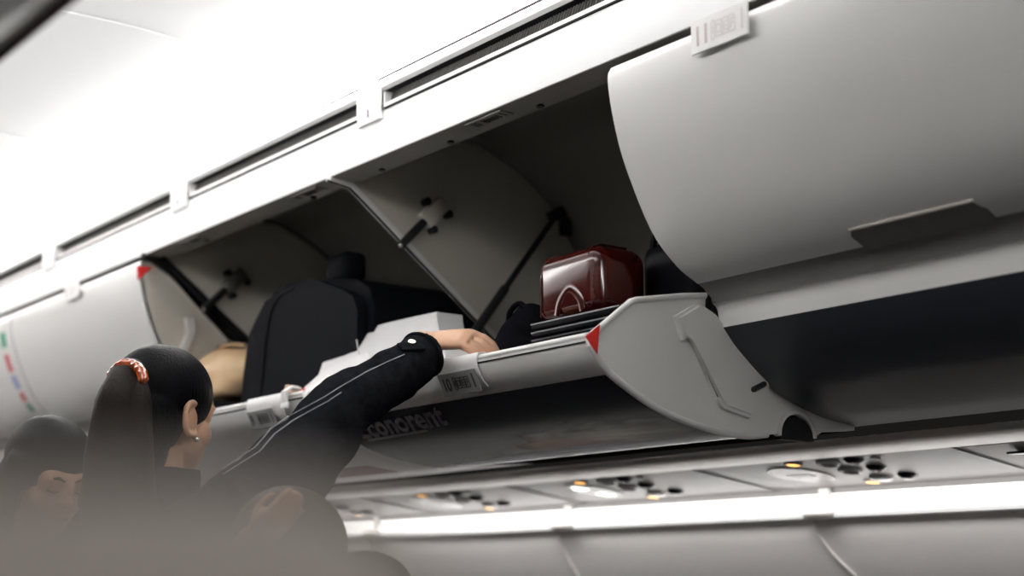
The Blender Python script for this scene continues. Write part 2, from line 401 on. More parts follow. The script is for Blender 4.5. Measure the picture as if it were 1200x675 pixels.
# row 10, open
xs10 = (X0 - P, X0)
r10, k10, a10, c10 = open_bin(*xs10, 'open white bin with dark car-hire advert under its lowered bucket and red case inside')
divider(r10, xs10[0], 'light')
h10 = header(r10, *xs10); screws(h10, [at(528, 167, Z=2.14).x, at(635, 125, Z=2.14).x, -2.93])
sign(h10, 'row_sign', (-2.52, 1.782, 2.1375), (1, 0, 0), (0, -1, 0), 0.125, 0.036, '10', HEAD, INK, 'DEF', 0.003)
e10 = end_panel_open(k10, c10 + 0.006, 1, True); end_panel_open(k10, a10 - 0.006, -1, False)
# rolled rim round the end panel
b = bmesh.new(); rim = [(2.000, 1.735), (1.914, 1.724), (1.80, 1.704), (1.786, 1.699), (1.697, 1.632), (1.694, 1.612), (1.714, 1.585)] + [p for p in OPs if 1.73 < p[0] < 2.15]
loft(b, [(c10 + 0.010, y, z) for y, z in rim], 0.0065, 10, up=(1, 0, 0)); build('panel_rim', b, WHITE, k10)
hc = cover_plate(k10, c10 + 0.012, 1)
b = bmesh.new(); s0, s1 = Vector((c10 + 0.030, 2.072, 1.561)), Vector((c10 + 0.030, 2.100, 1.573)); loft(b, [s0, s1], [(0.006, 0.006)] * 2, 10, up=(1, 0, 0)); ball(b, s0, 0.006, sub=2); ball(b, s1, 0.006, sub=2)
blob('cover_slot', b, BLACK, k10, 0.002, 1)
b = bmesh.new(); ring(b, (c10 + 0.008, 2.205, 1.481), (1, 0, 0), 0.049, 0.007, arc=(0, math.pi) if (Vector((1, 0, 0)).to_track_quat('Z', 'Y') @ Vector((0, 1, 0))).z > 0 else (math.pi, 2 * math.pi)); build('hinge_collar', b, WHITE, k10)
b = bmesh.new(); prism(b, [(2.205 - 0.046 * math.cos(t), 1.474 + 0.044 * math.sin(t)) for t in (math.pi * k / 12 for k in range(13))], c10 - 0.004, c10 + 0.0125); build('hinge_pin', b, SEAL, k10)
b = bmesh.new(); prism(b, [(1.968, 1.70), (1.972, 1.735), (2.02, 1.742), (2.03, 1.70), (2.0, 1.685)], c10 + 0.004, c10 + 0.02); build('latch_catch', b, SEAL, k10)
def triangle(parent, pts, x):
    b = bmesh.new(); prism(b, pts, x, x + 0.0015); build('warning_triangle', b, RED, parent, smooth=False)
tri = [at(q[0], q[1], X=c10 + 0.0175) for q in ((686, 394), (703, 380), (700, 415))]
triangle(k10, [(p.y, p.z) for p in tri], c10 + 0.0165)
# clip-on sign over the lip
b = bmesh.new(); shell(b, [(1.720, 1.634), (1.705, 1.6425), (1.688, 1.640), (1.683, 1.628), (1.684, 1.612), (1.701, 1.584), (1.712, 1.575)], 0.003, -2.52, -2.385); sp = build('sign_clip', b, PLATEW, k10)
yv = Vector((0, -0.020, 0.042))
sign(k10, 'row_sign', Vector((-2.514, 1.7000, 1.567)), (1, 0, 0), yv, 0.126, 0.046, '10', PLATE, INK, 'DEF', 0.003)
# advert film on the underside
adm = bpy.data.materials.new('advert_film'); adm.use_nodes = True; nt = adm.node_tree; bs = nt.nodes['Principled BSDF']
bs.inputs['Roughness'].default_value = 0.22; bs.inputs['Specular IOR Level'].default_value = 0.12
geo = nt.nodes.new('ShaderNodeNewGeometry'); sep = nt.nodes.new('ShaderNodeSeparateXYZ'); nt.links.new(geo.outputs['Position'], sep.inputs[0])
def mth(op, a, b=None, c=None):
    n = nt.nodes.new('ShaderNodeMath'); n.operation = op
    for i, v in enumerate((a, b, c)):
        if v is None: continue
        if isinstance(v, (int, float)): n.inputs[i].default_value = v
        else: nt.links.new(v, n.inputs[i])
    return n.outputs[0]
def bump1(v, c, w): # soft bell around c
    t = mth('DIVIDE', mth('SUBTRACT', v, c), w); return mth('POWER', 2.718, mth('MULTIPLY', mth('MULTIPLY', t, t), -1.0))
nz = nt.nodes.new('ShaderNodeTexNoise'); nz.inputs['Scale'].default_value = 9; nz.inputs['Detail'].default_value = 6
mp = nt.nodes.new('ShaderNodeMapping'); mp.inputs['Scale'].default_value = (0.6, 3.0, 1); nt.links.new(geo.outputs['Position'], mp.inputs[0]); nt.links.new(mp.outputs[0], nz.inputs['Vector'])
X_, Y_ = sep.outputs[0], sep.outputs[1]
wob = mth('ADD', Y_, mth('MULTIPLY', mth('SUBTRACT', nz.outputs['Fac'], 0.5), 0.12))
head = mth('MULTIPLY', bump1(X_, -2.28, 0.14), bump1(wob, 1.93, 0.045))  # white streaks: reflected light put into the advert's colour
edge_sheen = mth('MULTIPLY', bump1(X_, -2.45, 0.40), bump1(wob, 2.045, 0.045))
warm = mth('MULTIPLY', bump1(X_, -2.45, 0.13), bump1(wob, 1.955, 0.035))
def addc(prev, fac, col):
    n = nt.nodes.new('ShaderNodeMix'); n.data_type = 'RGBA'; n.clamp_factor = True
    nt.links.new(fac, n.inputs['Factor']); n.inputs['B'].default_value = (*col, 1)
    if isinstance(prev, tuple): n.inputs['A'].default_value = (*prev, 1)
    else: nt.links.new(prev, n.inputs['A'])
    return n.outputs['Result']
cc = addc((0.006, 0.007, 0.012), mth('MULTIPLY', edge_sheen, 1.0), (0.70, 0.76, 0.95))
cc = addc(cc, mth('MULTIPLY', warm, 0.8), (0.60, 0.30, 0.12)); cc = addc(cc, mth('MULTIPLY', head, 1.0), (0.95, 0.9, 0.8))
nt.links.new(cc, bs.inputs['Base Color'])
lowq = [p for p in OPs if 1.735 < p[0] < 2.10]
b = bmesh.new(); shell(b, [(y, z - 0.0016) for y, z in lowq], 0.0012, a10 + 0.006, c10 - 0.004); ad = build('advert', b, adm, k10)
b = bmesh.new(); shell(b, [(y, z - 0.0016) for y, z in OPs if 2.09 < y], 0.0012, a10 + 0.006, c10 - 0.002); build('gap_shade', b, GAPM, k10)  # black sheet stands in for the shaded gap behind the advert
ADT = mat('advert_lettering', (0.16, 0.16, 0.17), 0.4)
def ycurve(z_off=0.0025):
    def f(y):
        for (y0, z0), (y1, z1) in zip(OPs[3:], OPs[4:]):
            if y0 <= y <= y1: return z0 + (z1 - z0) * (y - y0) / (y1 - y0) - z_off
        return 1.5
    return f
yc = ycurve()
def on_bucket(x, y):
    # where a sight line meets the underside curve (a plain geometric search)
    best = None
    for k in range(200):
        Y = 1.70 + 0.5 * k / 199; p = at(x, y, Y=Y)
        e = abs(p.z - yc(Y))
        if best is None or e < best[0]: best = (e, p)
    return best[1]
l0, l1, l2 = on_bucket(425, 514), on_bucket(525, 497), on_bucket(424, 497)
tx = text('lettering', 'Econorent', (l2 - l0).length * 1.35, (0, 0, 0), (1, 0, 0), (0, 1, 0), ADT, k10, 0.0004)
wmax = max(v.co.x for v in tx.data.vertices); wl_ = (l1 - l0).length; ux_ = (l1 - l0).normalized(); uy_ = (l2 - l0); uy_ = (uy_ - ux_ * uy_.dot(ux_) * 0.5).normalized()
for v in tx.data.vertices:
    p = l0 + ux_ * (v.co.x / wmax * wl_) + uy_ * v.co.y; v.co = (p.x, p.y, yc(p.y) + v.co.z)
b = bmesh.new(); loft(b, [on_bucket(432, 516), on_bucket(466, 510), on_bucket(500, 504)], 0.003, 6); build('underline', b, ADT, k10)

# row 9, open
XJ = X0 - 2 * P - 0.06; XK = -5.25       # the two far joints
xs9 = (XJ, X0 - P)
r9, k9, a9, c9 = open_bin(*xs9, 'open white bin at left holding a big black suitcase and a tan bag')
divider(r9, xs9[0], 'dark')
h9 = header(r9, *xs9); screws(h9, [-3.85, -3.25])
sign(h9, 'row_sign', (-3.27, 1.782, 2.1375), (1, 0, 0), (0, -1, 0), 0.125, 0.036, '9', HEAD, INK, 'DEF', 0.003)
sign(h9, 'row_sign', (-3.92, 1.782, 2.1375), (1, 0, 0), (0, -1, 0), 0.125, 0.036, '8', HEAD, INK, 'DEF', 0.003)
end_panel_open(k9, c9 + 0.004, 1, False); end_panel_open(k9, a9 - 0.004, -1, False)
b = bmesh.new(); shell(b, [(1.720, 1.634), (1.705, 1.6425), (1.688, 1.640), (1.683, 1.628), (1.684, 1.612), (1.701, 1.584), (1.712, 1.575)], 0.003, -3.345, -3.17); build('sign_clip', b, PLATEW, k9)
sign(k9, 'row_sign', Vector((-3.335, 1.7000, 1.567)), (1, 0, 0), yv, 0.126, 0.046, '9', PLATE, INK, 'DEF', 0.003)
b = bmesh.new(); shell(b, [(y, z - 0.0016) for y, z in OPs if 1.93 < y < 2.04], 0.0012, -3.50, -3.22); build('sticker', b, mat('sticker_red_brown', (0.30, 0.16, 0.13), 0.4, vary=0.4, scale=8), k9)

# row 8, shut, its end panel in view through the open bin beside it
r8, d8, l8 = closed_bin(XK, XJ - 0.012, 'closed white bin left of the open bins with red triangle on its end', WHITE)
sign(d8, 'row_sign', (-4.72, 1.722, 2.085), (1, 0, 0), (0, 0, 1), 0.125, 0.055, '8', PLATEW, INKG, 'DEF')
x8 = XJ - 0.018
tri = [at(160, 311, X=x8), at(179, 313, X=x8), at(161, 329, X=x8)]
triangle(r8, [(p.y, p.z) for p in tri], x8 + 0.0005)
for p, q in (((1.895, 1.975), (1.905, 1.925)), ((1.905, 1.93), (1.86, 1.83))):
    b = bmesh.new(); plank(b, (x8 + 0.006, *p), (x8 + 0.006, *q), (1, 0, 0), 0.028, 0.012); build('hinge_cover', b, WHITE, r8)
b = bmesh.new(); loft(b, [(x8 + 0.012, 2.03, 1.915), (x8 + 0.012, 1.99, 1.895), (x8 + 0.012, 1.985, 1.875), (x8 + 0.012, 1.94, 1.85)], 0.006, 10, up=(1, 0, 0)); build('release_cable', b, BLACK, r8)
b = bmesh.new(); box(b, (x8 + 0.01, 1.965, 1.80), (0.02, 0.035, 0.025), None, 0.004); build('catch_block', b, BLACK, r8)
# row 7, shut, at the edge of the picture
r7, d7, l7 = closed_bin(XK - P, XK, 'closed white bin at left edge with green and red stickers', WHITE)
def prof_pt(z):
    for (y0, z0), (y1, z1) in zip(CLs, CLs[1:]):
        if z1 <= z <= z0: return y0 + (y1 - y0) * (z - z0) / (z1 - z0)
    return 1.73
for z, w, h, c, nm in ((2.045, 0.05, 0.05, (0.02, 0.30, 0.16), 'exit_sticker'), (1.965, 0.045, 0.06, (0.55, 0.10, 0.12), 'warning_sticker'), (1.90, 0.045, 0.045, (0.25, 0.28, 0.50), 'notice_sticker'), (1.85, 0.045, 0.03, (0.55, 0.12, 0.12), 'warning_sticker'), (1.815, 0.04, 0.025, (0.05, 0.28, 0.2), 'exit_sticker')):
    n = 5; b = bmesh.new(); zs = [z + h / 2 - h * k / n for k in range(n + 1)]
    shell(b, [(prof_pt(v) - 0.0015, v) for v in zs], 0.001, -5.345 - w / 2, -5.345 + w / 2)
    build(nm, b, mat('sticker_' + str(z), c, 0.4), d7)

# opposite side, above the photographer
b0 = thing('overhead_bin', 'blurred grey bin edge in the upper left corner, on the opposite side', 'overhead bin', (-1.54, mirror(2.1), 1.5), 'overhead bins along the near side')
xo0, xo1 = X0 - P * 0.6, X0 + P * 0.9
b = bmesh.new(); shell(b, [(mirror(y), z) for y, z in CLs], -0.014, xo0, xo1); build('door', b, WHITE, b0)
b = bmesh.new(); shell(b, [(mirror(y), z) for y, z in LOW_ALL], -0.012, xo0, xo1); build('lower_shell', b, WHITE, b0)
b = bmesh.new(); loft(b, [(xo0, mirror(1.893) + 0.002, 1.775), (xo1, mirror(1.893) + 0.002, 1.775)], 0.006, 8); build('edge_seal', b, mat('seal_maroon', (0.05, 0.015, 0.015), 0.5), b0)

# ------------------------------------------------------------------ vents and wash lights over the bins
NODE = [-1.866, -2.882, -3.898, -4.914, -5.93]
VG = 'cove vents above the bins'
vlab = ['slatted vent strip above the bins, topmost and nearest', 'slatted vent strip above the bins, second from the top', 'slatted vent strip above the bins, third from the top', 'slatted vent strip above the bins, farthest at left edge']
for k in range(4):
    xr = NODE[k] - 0.05; xl = NODE[k + 1] + 0.055
    t = thing('cove_vent', vlab[k], 'vent', ((xl + xr) / 2, 1.75, 2.27), VG)
    b = bmesh.new(); prism(b, [(1.7405, 2.2515), (1.7405, 2.263), (1.752, 2.2645), (1.79, 2.2645), (1.79, 2.2515)], xl, xr); build('lower_rim', b, mat('vent_rim_pinkish', (0.72, 0.68, 0.66), 0.4), t)
    b = bmesh.new(); prism(b, [(1.7385, 2.2495), (1.7385, 2.2530), (1.76, 2.2530), (1.76, 2.2495)], xl, xr); build('rim_gasket', b, SEAL, t)
    b = bmesh.new(); prism(b, [(1.795, 2.255), (1.795, 2.297), (1.80, 2.297), (1.80, 2.255)], xl, xr); prism(b, [(1.742, 2.2925), (1.742, 2.295), (1.795, 2.295), (1.795, 2.2925)], xl, xr); build('slot_back', b, SEAL, t)
    b = bmesh.new(); n = 100
    for j in range(n):
        x = xl + (xr - xl) * (j + 0.5) / n
        box(b, (x, 1.766, 2.2785), (0.0030, 0.018, 0.028), Matrix.Rotation(0.5, 3, 'Y'))
    g = build('grille', b, mat('grille_dark_grey', (0.10, 0.095, 0.09), 0.5), t, smooth=False)
    b = bmesh.new(); shell(b, [(1.742, 2.2935), (1.733, 2.299), (1.731, 2.316), (1.745, 2.319)], -0.006, xl - 0.012, xr); build('light_lens', b, PANEL, t)
    b = bmesh.new(); loft(b, [(xl - 0.012, 1.731, 2.3185), (xr, 1.731, 2.3185)], 0.003, 8); build('lens_gasket', b, mat('gasket_black', (0.012, 0.010, 0.012), 0.8, spec=0.0), t)
    for x in (xl - 0.002, xr + 0.002):
        b = bmesh.new(); box(b, (x, 1.765, 2.272), (0.006, 0.05, 0.038), None, 0.001, 1); build('end_cap', b, PANEL, t)
jl = ['white joint clip below the gap of the first two vents', 'white joint clip left of the second vent strip', 'white joint clip left of the third vent strip']
for k in range(3):
    x = NODE[k + 1]
    t = thing('joint_clip', jl[k], 'clip', (x, 1.735, 2.26), 'joint clips between the vents')
    b = bmesh.new(); shell(b, [(1.733, 2.228), (1.729, 2.25), (1.729, 2.300), (1.733, 2.319), (1.76, 2.321)], -0.006, x - 0.047, x + 0.052); build('cover', b, PANEL, t)
    b = bmesh.new(); box(b, (x + 0.004, 1.7275, 2.250), (0.002, 0.002, 0.018), None); build('seam', b, mat('gasket_grey', (0.10, 0.09, 0.10), 0.5), t)
# closing strip behind vents
bm = bmesh.new(); prism(bm, [(1.80, 2.24), (1.81, 2.24), (1.81, 2.34), (1.745, 2.34), (1.745, 2.33), (1.80, 2.33)], XA, XB); struct('trim_6', bm, PANEL)

# ------------------------------------------------------------------ passenger service units
def pz(y): return 1.487 - (y - 2.74) * 0.138
PN = Vector((0, -0.138, -1)).normalized()
AMB = glow('lamp_amber', (1.0, 0.50, 0.12), 2.6); SIGNL = glow('sign_glow_white', (0.92, 1.0, 0.88), 2.2)
GLASS = mat('vent_black', (0.012, 0.012, 0.016), 0.15)
units = [(-2.49, False, 'service unit under the eleventh row bin, nearest, with amber lamps and round vents'), (-3.30, True, 'service unit with lit white seat belt sign, below the open tenth row bin'), (-4.11, False, 'service unit left of the seat belt sign with two amber lamps'), (-4.95, True, 'farthest service unit at left, beside the raised arm')]
for ux, lit, lab in units:
    t = thing('service_unit', lab, 'service unit', (ux, 2.88, 1.47), 'passenger service units over the seats')
    b = bmesh.new(); prism(b, [(2.715, pz(2.715)), (3.035, pz(3.035)), (3.035, pz(3.035) + 0.012), (2.715, pz(2.715) + 0.012)], ux - 0.34, ux + 0.40); p = build('panel', b, PSU, t)
    A = [(-0.075, 2.742), (-0.04, 2.985)]
    for dx, y in A:
        c = Vector((ux + dx, y, pz(y)))
        b = bmesh.new(); disc(b, c + PN * 0.002, PN, 0.017, 0.004, 20); l = build('reading_lamp', b, AMB, t)
        b = bmesh.new(); ring(b, c + PN * 0.002, PN, 0.020, 0.004, 20, 6); build('lamp_ring', b, PSU, l)
    for dx, y in ((0.02, 2.757), (0.01, 2.845), (0.02, 2.945)):
        for k, (ex, ey, r_) in enumerate(((0, 0, 0.024), (0.085, -0.005, 0.024))):
            c = Vector((ux + dx + ex, y + ey, pz(y + ey)))
            if k == 0:
                b = bmesh.new(); ring(b, c + PN * 0.003, PN, 0.024, 0.006, 24, 8); v = build('reading_lamp', b, mat('lamp_bezel', (0.62, 0.6, 0.6), 0.3), t)
                b = bmesh.new(); disc(b, c + PN * 0.001, PN, 0.022, 0.006, 24); build('lamp_glass', b, mat('lamp_glass_blue', (0.10, 0.11, 0.14), 0.1), v)
            else:
                b = bmesh.new(); ball(b, c, (0.026, 0.026, 0.012), sub=2); v = build('air_vent', b, GLASS, t)
                b = bmesh.new(); ring(b, c + PN * 0.010, PN, 0.012, 0.0025, 18, 6); build('vent_nozzle', b, mat('nozzle_grey', (0.35, 0.34, 0.34), 0.3), v)
    b = bmesh.new(); disc(b, Vector((ux + 0.17, 2.75, pz(2.75))) + PN * 0.002, PN, 0.012, 0.005, 18); build('call_button', b, mat('button_grey', (0.45, 0.43, 0.42), 0.4), t)
    c = Vector((ux - 0.16, 2.86, pz(2.86))) + PN * 0.0015
    bb = bmesh.new(); disc(bb, c, PN, 0.092, 0.004, 32, 1.0)
    for v in bb.verts: v.co.x = c.x + (v.co.x - c.x) * 0.85
    sl = build('sign_lens', bb, mat('sign_lens_smoke', (0.22, 0.21, 0.205) if lit else (0.40, 0.385, 0.375), 0.25), t)
    if lit:
        pn = c + PN * 0.003
        # seat-belt figure and crossed cigarette, as lit glyphs
        b = bmesh.new(); q = Matrix((Vector((1, 0, 0)), PN.cross(Vector((1, 0, 0))), PN)).transposed()
        def g(x, y, sx, sy, r=0.0): box(b, pn + q @ Vector((x, y, 0)), (sx, sy, 0.002), q @ Matrix.Rotation(r, 3, 'Z'))
        g(0.0, 0.066, 0.020, 0.022); g(-0.006, 0.040, 0.034, 0.022); g(0.010, 0.046, 0.022, 0.034, 0.5); g(-0.02, 0.050, 0.022, 0.014, 0.8)
        build('belt_symbol', b, SIGNL, sl, smooth=False)
        b = bmesh.new(); g(-0.002, -0.032, 0.038, 0.018, 0.3); g(0.004, -0.058, 0.036, 0.018, -0.2); g(0.0, -0.045, 0.015, 0.04, 0.6)
        build('smoking_symbol', b, SIGNL, sl, smooth=False)
    else:
        b = bmesh.new(); box(b, c + PN * 0.002, (0.07, 0.03, 0.002), Matrix((Vector((1, 0, 0)), PN.cross(Vector((1, 0, 0))), PN)).transposed()); build('sign_symbol', b, mat('sign_unlit', (0.33, 0.32, 0.31), 0.3), sl)
bm = bmesh.new(); prism(bm, [(2.70, pz(2.70) + 0.004), (3.04, pz(3.04) + 0.004), (3.04, pz(3.04) + 0.02), (2.70, pz(2.70) + 0.02)], XA, XB); struct('trim_7', bm, PSU)
bm = bmesh.new(); prism(bm, [(3.036, 1.433), (3.041, 1.433), (3.041, 1.455), (3.036, 1.455)], XA, XB); struct('trim_8', bm, PSU)
t = thing('speaker_grille', 'dark recessed speaker panel at the right edge under the closed bin', 'speaker', (-1.86, 2.80, 1.47))
b = bmesh.new(); prism(b, [(2.72, pz(2.72) - 0.001), (2.95, pz(2.95) - 0.001), (2.95, pz(2.95) + 0.008), (2.72, pz(2.72) + 0.008)], -2.06, -1.70); build('panel', b, mat('speaker_panel', (0.36, 0.34, 0.33), 0.4), t)
b = bmesh.new(); box(b, (-1.90, 2.82, pz(2.82) - 0.003), (0.16, 0.12, 0.006), None, 0.003); build('grille', b, GLASS, t)

# sidewall wash lights
WL = glow('wash_white', (1.0, 0.985, 0.97), 1.0)
capx = [at(955, 601, Y=2.99).x, at(655, 614, Y=2.99).x, at(430, 626, Y=2.99).x]
edges = [-0.9] + capx + [-6.3]
wl = ['bright white wash light on the wall, right of the large cap', 'bright white wash light on the wall, between the two right caps', 'bright white wash light on the wall, between the two left caps', 'bright white wash light on the wall, leftmost behind the passengers']
for k in range(4):
    xr, xl = edges[k] - 0.012, edges[k + 1] + 0.012
    t = thing('wash_light', wl[k], 'wall light', ((xl + xr) / 2, 3.0, 1.40), 'wash lights along the sidewall')
    b = bmesh.new(); shell(b, [(3.046, 1.445), (3.036, 1.42), (3.012, 1.385)], 0.006, xl, xr); build('diffuser', b, WL, t)
    b = bmesh.new(); shell(b, [(3.010, 1.385), (3.002, 1.379), (3.004, 1.370), (3.02, 1.368)], 0.003, xl, xr); build('lower_rim', b, PANEL, t)
cl = ['rounded white cap on the wall light, at the right', 'rounded white cap on the wall light, in the middle', 'rounded white cap on the wall light, at the left']
for k, x in enumerate(capx):
    t = thing('light_cap', cl[k], 'cap', (x, 3.0, 1.38), 'caps over the wash light joints')
    b = bmesh.new(); ball(b, (x, 3.005, 1.381), (0.055, 0.03, 0.017), sub=3); build('cover', b, WALL, t)
    b = bmesh.new(); box(b, (x, 3.030, 1.412), (0.034, 0.016, 0.07), None, 0.003); build('bracket', b, WALL, t)

# ------------------------------------------------------------------ luggage
def rbox(x0, x1, y0, y1, z0, z1, r, seg=6): return boxb(x0, x1, y0, y1, z0, z1, r, seg)
# red hard case
CR = mat('case_red_gloss', (0.045, 0.004, 0.0025), 0.14, spec=0.3, coat=0.6, vary=0.1)
t = thing('vanity_case', 'glossy dark red hard-shell case lying on the black folded stack', 'case', (-2.32, 1.92, 1.705))
b = rbox(-2.422, -2.218, 1.85, 1.985, 1.708, 1.848, 0.034, 8)
for v in b.verts:  # lid swells towards the middle
    if v.co.z > 1.80: v.co.z += 0.006 * math.cos((v.co.x + 2.32) / 0.10 * 1.4)
build('shell', b, CR, t, angle=60)
b = bmesh.new(); ridge = [(1.849, 1.725), (1.849, 1.80), (1.853, 1.828), (1.866, 1.846), (1.885, 1.853), (1.95, 1.853)]
for x in (-2.395, ):
    loft(b, [(x, y, z) for y, z in ridge], 0.0022, 8, up=(1, 0, 0))
build('ridge', b, CR, t)
b = bmesh.new(); loft(b, [(-2.25, y, z + 0.001) for y, z in ridge[2:]], 0.0022, 8, up=(1, 0, 0)); build('ridge', b, CR, t)
b = bmesh.new(); loft(b, spline([(-2.345, 1.8497, 1.722), (-2.335, 1.8495, 1.75), (-2.305, 1.8492, 1.772), (-2.275, 1.8495, 1.75), (-2.265, 1.8497, 1.722)], 5), [(0.009, 0.0014)] * 21, 10, up=(0, 1, 0)); build('handle', b, CR, t)
# black folded stack under it
DK = mat('black_cloth', (0.006, 0.006, 0.008), 0.6, vary=0.3, scale=120, spec=0.0)
GL = mat('black_leather', (0.007, 0.007, 0.009), 0.35, vary=0.2, scale=60, bump=0.15, spec=0.03)
labs = ['top folder of the black stack, with a pale upper edge, beneath the red case', 'second black folder down in the stack under the red case', 'third black folder down in the stack under the red case', 'lowest black folder of the stack, just above the bucket lip']
zt = 1.706
for k, h in enumerate((0.016, 0.014, 0.018, 0.105)):
    o = 0.004 * ((k * 7) % 3)
    t = thing('folder', labs[k], 'folder', (-2.24, 1.96, zt - h), 'folders in the black stack')
    b = rbox(-2.372 - o, -2.10, 1.805 + o, 2.005, zt - h + 0.001, zt - 0.001, 0.004, 2); build('cover', b, GL, t)
    b = rbox(-2.371 - o, -2.105, 1.8030 + o, 1.812, zt - 0.0045, zt - 0.002, 0.001, 1); build('edge_binding', b, mat('binding_grey', (0.35, 0.35, 0.37), 0.4) if k < 2 else mat('binding_dark', (0.10, 0.10, 0.11), 0.4), t)
    zt -= h
# soft black bag behind the case
t = thing('shoulder_bag', 'soft black bag behind the red case, beside the closed bin', 'bag', (-2.18, 2.24, 1.5))
b = bmesh.new(); box(b, (-2.205, 2.10, 1.70), (0.17, 0.17, 0.355), None, 0.03, 4); blob('body', b, GL, t, 0.008, 6)
b = bmesh.new(); loft(b, spline([(-2.26, 2.03, 1.84), (-2.24, 2.02, 1.885), (-2.18, 2.02, 1.885), (-2.15, 2.03, 1.84)], 5), 0.007, 8, up=(0, 1, 0)); build('strap', b, GL, t)
# black pouch left of the stack
t = thing('pouch', 'small soft black pouch between the hand and the red case', 'pouch', (-2.50, 1.87, 1.5))
b = bmesh.new(); ball(b, (-2.50, 1.88, 1.64), (0.075, 0.06, 0.115)); ball(b, (-2.47, 1.88, 1.72), (0.045, 0.045, 0.05)); ball(b, (-2.54, 1.87, 1.60), (0.06, 0.06, 0.09)); blob('body', b, DK, t, 0.006, 4)
b = bmesh.new(); loft(b, spline([(-2.52, 1.86, 1.735), (-2.50, 1.85, 1.752), (-2.47, 1.85, 1.765), (-2.45, 1.86, 1.75)], 5), 0.006, 8, up=(0, 1, 0)); build('strap', b, DK, t)

# white paper bag under the hand
PAP = mat('bag_white_paper', (0.60, 0.59, 0.59), 0.7, vary=0.04, scale=15, bump=0.2)
t = thing('paper_bag', 'crumpled white paper bag lying behind the reaching hand', 'bag', (-2.95, 1.9, 1.52))
top = [(385, 400), (425, 386), (455, 378), (485, 371), (510, 366)]
bot = [(366, 462), (415, 447), (455, 436), (492, 428), (522, 420)]
def quilt(rows, depth, name, m, parent, nx=28, ny=12, amp=0.006):
    """sheet through the given pixel rows, each row at its own distance, closed to a body"""
    b = bmesh.new(); grid = []
    for j in range(ny + 1):
        v = j / ny; line = []
        for i in range(nx + 1):
            u = i / nx * (len(rows[0]) - 1); k = min(int(u), len(rows[0]) - 2); f = u - k
            w = v * (len(rows) - 1); r = min(int(w), len(rows) - 2); g = w - r
            p = (rows[r][k].lerp(rows[r][k + 1], f)).lerp(rows[r + 1][k].lerp(rows[r + 1][k + 1], f), g)
            q = p * 9; d = noise.noise(q) * amp + abs(noise.noise(q * 1.7)) * amp
            line.append(b.verts.new(p + Vector((0, d, d * 0.3))))
        grid.append(line)
    back = [[b.verts.new(v.co + Vector((0, depth, 0.0))) for v in line] for line in grid]
    for j in range(ny):
        for i in range(nx):
            b.faces.new((grid[j][i], grid[j][i + 1], grid[j + 1][i + 1], grid[j + 1][i])); b.faces.new((back[j][i], back[j + 1][i], back[j + 1][i + 1], back[j][i + 1]))
    for j in range(ny):
        for i in (0, nx): b.faces.new((grid[j][i], grid[j + 1][i], back[j + 1][i], back[j][i]))
    for i in range(nx):
        for j in (0, ny): b.faces.new((grid[j][i], grid[j][i + 1], back[j][i + 1], back[j][i]))
    return build(name, b, m, parent, angle=28)
rowT = [at(x, y, Y=1.90) for x, y in top]; rowB = [at(x, y, Y=1.80) for x, y in bot]
base = [Vector((p.x, 1.85, 1.545)) for p in rowB]
quilt([rowT, rowB, base], 0.07, 'body', PAP, t)
b = bmesh.new(); plank(b, at(418, 398, Y=1.835), at(424, 440, Y=1.80), (0, -1, 0.3), 0.002, 0.003); build('fold', b, PAP, t)
# printed sheet of paper slipping over the lip, with a red mark
t = thing('paper_sheet', 'folded white paper strip with a red mark at the bucket lip', 'paper', (-3.15, 1.74, 1.62))
sh = [[at(x, y, Y=1.765) for x, y in ((352, 458), (372, 440), (408, 420), (428, 414))], [at(x, y, Y=1.735) for x, y in ((350, 468), (376, 458), (412, 446), (436, 436))]]
quilt(sh, 0.006, 'sheet', PAP, t, 16, 6, 0.002)
b = bmesh.new(); plank(b, at(351, 460, Y=1.733), at(357, 456, Y=1.733), (0, -1, 0.3), 0.009, 0.002); build('red_mark', b, RED, t)
b = bmesh.new(); c = [at(x, y, Y=1.735) for x, y in ((341, 466), (343, 452))]; loft(b, c, [(0.022, 0.016), (0.018, 0.014)], 12)
tag(build('wooden_peg', b, mat('wood_light', (0.48, 0.33, 0.22), 0.6, vary=0.15, scale=30)), 'small tan wooden peg beside the sign for row nine', 'peg')
tag_clip = thing('lip_clip', 'small white hook clip over the lip right of the row nine sign', 'clip', (-3.15, 1.69, 1.63))
b = bmesh.new(); shell(b, [(1.715, 1.645), (1.695, 1.648), (1.680, 1.638), (1.682, 1.610)], -0.005, -3.155, -3.130); build('hook', b, PLATEW, tag_clip)
b = bmesh.new(); box(b, (-3.142, 1.679, 1.606), (0.034, 0.006, 0.014), None, 0.002); build('foot', b, PLATEW, tag_clip)

# big black suitcase
BK = mat('suitcase_black', (0.006, 0.0065, 0.009), 0.45, vary=0.15, scale=20, spec=0.01)
t = thing('suitcase', 'big black suitcase standing in the open bin at left', 'suitcase', (-3.45, 2.1, 1.5))
b = bmesh.new()
sil = [at(x, y, Y=1.875) for x, y in ((287, 480), (291, 440), (297, 395), (303, 365), (315, 342), (333, 331), (372, 327), (410, 326), (440, 330))]
xs = [p.x for p in sil]; 
xr_ = -3.10; ring0 = [(p.x, p.z) for p in sil[:-1]] + [(xr_ - 0.03, sil[-2].z - 0.03), (xr_, sil[-2].z - 0.08), (xr_, 1.53), (sil[0].x, 1.53)]
assert sil[-2].x < xr_ - 0.035, sil[-2].x
f_ = [b.verts.new((x, 1.86, z)) for x, z in ring0]; k_ = [b.verts.new((x, 2.25, z)) for x, z in ring0]
b.faces.new(f_); b.faces.new(k_[::-1])
for i in range(len(ring0)): b.faces.new((f_[i], k_[i], k_[(i + 1) % len(ring0)], f_[(i + 1) % len(ring0)]))
